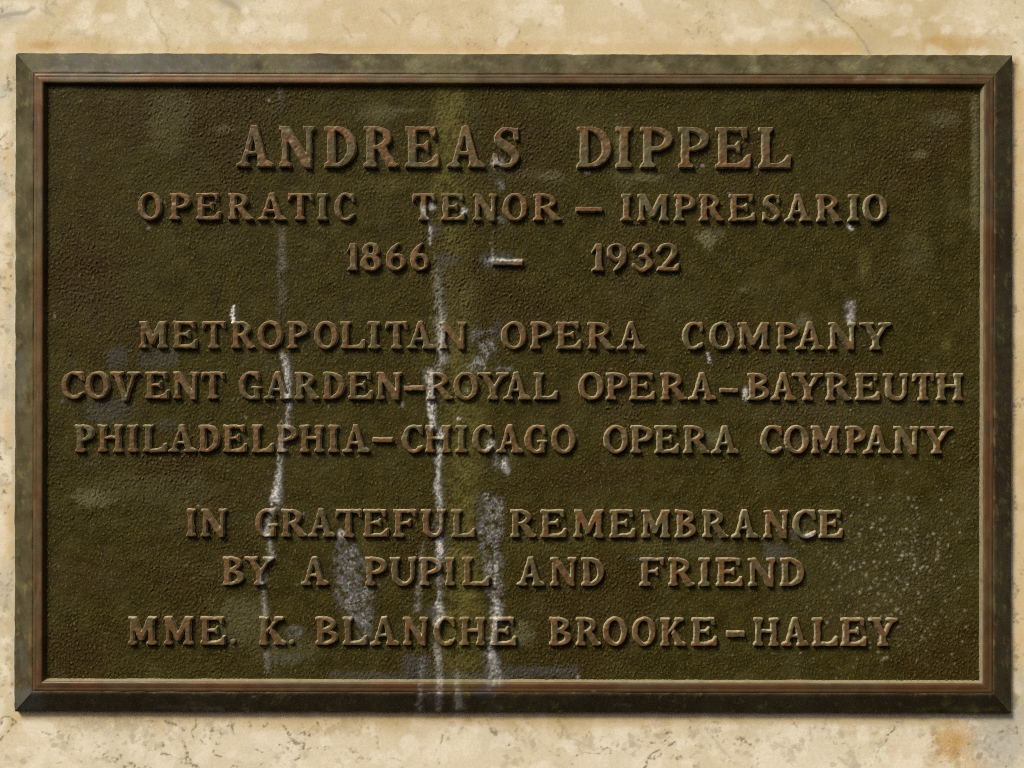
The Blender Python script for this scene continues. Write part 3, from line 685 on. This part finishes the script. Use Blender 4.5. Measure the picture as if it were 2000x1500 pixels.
    def M(g):
        w, h, T, t = g.w, g.h, g.T, g.t; a = g.ov; tl = t * 1.15; b = w - g.ov - T * .95; c = (a + b + tl) / 2
        g.rect(a, a + tl, 0, h); g.foot(0, a + tl + g.ov, a, a + tl)
        g.rect(b, b + T * .95, 0, h); g.foot(b - g.ov, w, b, b + T * .95)
        g.poly([(0, h), (a + T * 1.05, h), (c + t * .6, h * .30), (c + t * .1, h * .14), (c - t * .5, h * .14), (a + t * .2, h * .84), (0, h - g.s * .8)])
        g.poly([(w, h), (b - t * .2, h), (c - t * .35, h * .34), (c - t * .1, h * .14), (c + t * .4, h * .14), (b + t * .9, h * .82), (w, h - g.s * .8)])
    def U(g):
        w, h, T, t = g.w, g.h, g.T, g.t; a = g.ov; b = w - g.ov - t
        cx = (a + b + t) / 2; rx = (b + t - a) / 2; ry = h * .36
        o = g.ell(cx, ry - .02 * h, rx, ry) & (g.Y < ry); i = g.ell((a + T + b) / 2, ry + g.t * .1, (b - a - T) / 2, ry - t * .9) & (g.Y < ry + g.t * .1)
        g.m |= o & ~i; g.rect(a, a + T, ry - 1, h); g.rect(b, b + t, ry - 1, h)
        g.foot(0, a + T + g.ov, a, a + T, True); g.foot(b - g.ov * 1.2, w, b, b + t, True)
    def K(g):
        w, h, T, t = g.w, g.h, g.T, g.t; a = g.ov; g.stem(a, ro=g.ov * .7)
        g.poly([(a + T - 1, h * .38), (a + T - 1, h * .52), (w * .72 - t * .5, h - g.s * .5), (w * .80 + t * .3, h - g.s * .5)])
        g.poly([(a + T + .10 * h, h * .44), (a + T + .10 * h + t * .7, h * .62), (w * .92, g.s * .6), (w * .90 - T * 1.1, g.s * .3)])
        g.poly([(w * .56, h), (w * .92, h), (w * .92, h - g.s * .8), (w * .82, h - g.s - g.br * .5), (w * .70, h - g.s - g.br * .5), (w * .56, h - g.s * .8)])
        g.poly([(w * .56, 0), (w, 0), (w, g.s * .8), (w * .90, g.s + g.br), (w * .70, g.s + g.br), (w * .56, g.s * .8)])
    # ---- numerals
    def n1(g):
        w, h, T = g.w, g.h, g.T; a = w * .36
        g.rect(a, a + T * 1.05, 0, h * .97); g.foot(w * .06, w, a, a + T * 1.05); g.poly([(a, h * .80), (0, h * .62), (0, h * .70), (a, h * 1.0), (a + T * .9, h * 1.0), (a + T, h * .7)])
    def n8(g):
        w, h, T, t = g.w, g.h, g.T, g.t
        o1 = g.ell(w * .5, h * .75, w * .42, h * .27); i1 = g.ell(w * .5, h * .76, w * .13, h * .13, -.15); o2 = g.ell(w * .5, h * .29, w * .5, h * .31); i2 = g.ell(w * .5, h * .29, w * .17, h * .17, -.15)
        g.m |= (o1 | o2) & ~i1 & ~i2
    def n6(g):
        w, h, T, t = g.w, g.h, g.T, g.t
        o = g.ell(w * .5, h * .31, w * .5, h * .32); i = g.ell(w * .53, h * .30, w * .22, h * .20, -.12); g.m |= o & ~i
        g.stroke([(w * .16, h * .36), (w * .20, h * .60), (w * .38, h * .82), (w * .62, h * .98)], [T * .55, T * .56, t * .62, t * .30]); g.m &= ~i
    def n9(g):
        w, h, T, t = g.w, g.h, g.T, g.t
        o = g.ell(w * .5, h * .69, w * .5, h * .32); i = g.ell(w * .48, h * .71, w * .20, h * .21, -.10); g.m |= o & ~i
        g.stroke([(w * .84, h * .64), (w * .80, h * .40), (w * .62, h * .18), (w * .40, h * .03)], [T * .55, T * .56, t * .62, t * .34]); g.m &= ~i
    def n3(g):
        w, h, T, t = g.w, g.h, g.T, g.t
        g.stroke([(w * .12, h * .80), (w * .30, h * .95), (w * .60, h * .94), (w * .76, h * .76), (w * .62, h * .58), (w * .40, h * .53)], [t * .5, t * .45, t * .55, T * .56, t * .55, t * .40])
        g.stroke([(w * .40, h * .53), (w * .66, h * .50), (w * .82, h * .28), (w * .64, h * .08), (w * .36, h * .05), (w * .10, h * .24)], [t * .40, t * .55, T * .60, t * .6, t * .5, t * .5])
    def n2(g):
        w, h, T, t = g.w, g.h, g.T, g.t
        g.stroke([(w * .10, h * .74), (w * .26, h * .92), (w * .58, h * .94), (w * .78, h * .74), (w * .58, h * .44), (w * .24, h * .12)], [t * .55, t * .5, t * .55, T * .56, T * .42, t * .5])
        g.poly([(0, 0), (w * .96, 0), (w, h * .30), (w * .92, h * .30), (w * .74, h * .16), (w * .10, h * .17)])
    def dash(g): g.rect(0, g.w, 0, g.h)
    def dot(g): g.m |= g.ell(g.w / 2, g.h / 2, g.w / 2, g.h / 2)
FN = {c: c for c in 'ABCDEFGHIKLMNOPRUV'}
FN.update({'S': 'S_', 'T': 'T_', 'Y': 'Y_', '1': 'n1', '8': 'n8', '6': 'n6', '9': 'n9', '3': 'n3', '2': 'n2', '-': 'dash', '.': 'dot'})

def blur(A, sig):
    r = int(3 * sig + 1); k = np.exp(-0.5 * (np.arange(-r, r + 1) / sig) ** 2); k /= k.sum()
    A = np.apply_along_axis(lambda v: np.convolve(v, k, 'same'), 0, A)
    return np.apply_along_axis(lambda v: np.convolve(v, k, 'same'), 1, A)

L_H = 8.4                      # relief of the letters above the field, px (2.8 mm)
STEP = 1.2
lrng = np.random.default_rng(77)
def letter(ch, x0, x1, ytop, ybase, seed):
    """one raised letter; x0..x1, ytop..ybase in photo px at its face"""
    h0 = F_H + L_H * 0.6; k = kk(h0)
    X0, X1 = 1000 + (x0 - 1000) * k, 1000 + (x1 - 1000) * k
    YT, YB = 750 + (ytop - 750) * k, 750 + (ybase - 750) * k
    ins = 1.1
    w, h = X1 - X0 - 2 * ins, YB - YT - 2 * ins
    sub = STEP / 2; mar = 6.0
    xs = np.arange(-mar, w + mar + sub, sub); ys = np.arange(-mar - .09 * h, h + mar + .04 * h + sub, sub)
    LX, LY = np.meshgrid(xs, ys)
    PXl = X0 + ins + LX; PYl = YB - ins - LY
    wx = sample(N14, PXl + seed * 3.1, PYl) * 0.30 + sample(N6b, PXl, PYl) * 0.22
    wy = sample(N14, PXl, PYl + seed * 2.3) * 0.30 + sample(N6b, PYl * 0.7 + 200, PXl * .6) * 0.22
    hs = h / 54.0 if ch not in '-.' else 1.0
    g = Glyph(LX + wx, LY + wy, w, h, 11.3 * (0.86 * hs + .14), 7.1 * (.8 * hs + .2), 6.4 * (.8 * hs + .2))
    getattr(g, FN[ch])()
    B = blur(g.m.astype(float), 1.0 / sub)[::2, ::2]
    LX, LY, PXl, PYl = (a[::2, ::2] for a in (LX, LY, PXl, PYl))
    prof = sm(0.08, 0.80, B)
    lh = L_H * lrng.uniform(.93, 1.05)
    if ch == '.': lh *= .65
    dome = 0.45 * sm(.8, 1.0, B)
    Hh = F_H - 3.0 + (lh + 3.0) * prof + dome + prof * (0.28 * sample(N14, PXl, PYl) + 0.16 * sample(N6b, PXl, PYl))
    ny, nx = B.shape
    f = grid_faces(nx, ny, False)
    keep = (B.ravel()[f] > 0.004).any(1)
    f = f[keep]
    used = np.unique(f); remap = np.full(nx * ny, -1); remap[used] = np.arange(len(used))
    a = masks(PXl, PYl)
    top = sm(.60, .92, B)
    warm = np.clip(0.62 - 0.16 * (x0 - 1000) / 1000 + 0.42 * sample(N60, PXl, PYl) + 0.30 * sample(N25, PXl, PYl) + lrng.normal(0, .16), 0.05, 1)
    a['copper'] = top * warm * (0.25 if ch == '.' else 1.0)
    a['bloom_light'] = np.clip(a['bloom_light'] * .7 + (1 - top) * 0.25 + top * 0.18 * sm(.3, 1.6, sample(N25, PXl + 300, PYl)), 0, 1)  # bloom, plus slopes paled to strengthen the painted rim
    a['rust_shade'] = a['rust_shade'] * top * .8
    a['flank_light'] = (0.4 if ch == '.' else 1.0) * np.clip((1 - sm(.58, .92, B)) * (0.86 + 0.22 * sample(N14, PXl, PYl) + .12 * sample(N6b, PXl, PYl)), 0, 1)  # rim highlight painted into the letter's sloped sides
    a['salt'] = a['salt'] * .55; a['ochre'] = a['ochre'] * .55; a['dots'] = a['dots'] * .4
    a = {n: v.ravel()[used] for n, v in a.items()}
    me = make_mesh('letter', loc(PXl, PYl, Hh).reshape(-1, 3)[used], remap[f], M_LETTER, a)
    nm = 'dash' if ch == '-' else 'full_stop' if ch == '.' else 'numeral' if ch.isdigit() else 'letter'
    return link(nm, me, plaque)

# (text, y of cap line and base line at the tablet's centre, left/right edges of every character)
LINES = [
 ('ANDREASDIPPEL', 246, 329, [460,535, 543,616, 632,697, 709,780, 790,859, 872,948, 960,1018, 1126,1195, 1202,1236, 1250,1315, 1324,1386, 1397,1468, 1481,1547]),
 ('OPERATICTENOR-IMPRESARIO', 377, 432.5, [268,317, 330,373, 381,432, 444,495, 502,560, 560,612, 618,641, 652,694, 804,851, 860,910, 923,972, 981,1031, 1041,1098, (1124,1178,403,415), 1212,1235, 1244,1307, 1316,1360, 1365,1415, 1423,1477, 1488,1527, 1532,1587, 1594,1647, 1656,1679, 1685,1734]),
 ('1866-1932', 474, 530.5, [676,698, 703,745, 753,793, 801,839, (960,1023,506,520), 1154,1180, 1184,1225, 1233,1277, 1281,1329]),
 ('METROPOLITANOPERACOMPANY', 627.5, 683, [270,327, 336,386, 393,441, 450,499, 502,553, 560,602, 612,661, 664,714, 717,743, 751,797, 793,850, 857,912, 978,1029, 1035,1081, 1086,1137, 1147,1202, 1205,1261, 1332,1375, 1385,1436, 1441,1504, 1516,1561, 1554,1612, 1618,1673, 1679,1743]),
 ('COVENTGARDEN-ROYALOPERA-BAYREUTH', 726.5, 782, [119,164, 166,215, 213,274, 282,331, 336,388, 391,439, 465,511, 514,571, 574,624, 629,674, 679,729, 734,785, (788,828,753,765), 832,886, 885,935, 931,995, 982,1037, 1042,1091, 1129,1180, 1183,1227, 1229,1281, 1290,1343, 1344,1400, (1405,1443,757,767.5), 1459,1504, 1504,1557, 1547,1610, 1612,1666, 1670,1720, 1725,1776, 1782,1826, 1829,1882]),
 ('PHILADELPHIA-CHICAGOOPERACOMPANY', 830, 886, [145,185, 190,241, 248,270, 278,327, 327,384, 386,430, 434,483, 490,535, 539,581, 584,633, 640,662, 667,723, (726,769,854,866), 784,827, 829,882, 888,914, 922,963, 969,1023, 1024,1070, 1076,1125, 1178,1228, 1231,1276, 1278,1328, 1334,1388, 1389,1444, 1485,1529, 1531,1581, 1584,1641, 1651,1692, 1686,1741, 1745,1796, 1798,1863]),
 ('INGRATEFULREMEMBRANCE', 994.5, 1051, [363,382, 391,443, 497,543, 548,600, 600,655, 654,707, 708,760, 767,814, 821,871, 881,930, 996,1049, 1055,1108, 1120,1180, 1190,1242, 1252,1310, 1318,1361, 1371,1424, 1428,1482, 1491,1542, 1548,1595, 1599,1648]),
 ('BYAPUPILANDFRIEND', 1088, 1145.5, [433,477, 476,537, 586,643, 711,756, 760,814, 818,864, 868,889, 902,958, 1009,1065, 1074,1127, 1135,1181, 1249,1298, 1305,1358, 1364,1388, 1398,1452, 1461,1516, 1523,1572]),
 ('MME.K.BLANCHEBROOKE-HALEY', 1205, 1262, [249,306, 319,378, 390,442, (448,461,1248.5,1261.5), 504,559, (563,576,1250,1262.5), 615,661, 668,718, 722,780, 786,837, 846,890, 897,949, 956,1010, 1072,1117, 1124,1175, 1177,1226, 1234,1282, 1289,1341, 1350,1402, (1418,1456,1231,1245), 1471,1522, 1526,1581, 1586,1638, 1642,1694, 1696,1755]),
]
seed = 0
for text, yt, yb, ed in LINES:
    it = iter(ed)
    for ch in text:
        v = next(it)
        if isinstance(v, tuple): x0, x1, t_, b_ = v
        else: x0, x1, t_, b_ = v, next(it), yt, yb
        seed += 1
        # undo the tablet's tilt for positions read off the photograph
        dx = ((t_ + b_) / 2 - PCY) * TILT
        letter(ch, x0 + dx, x1 + dx, t_, b_, seed)
    assert next(it, None) is None, text
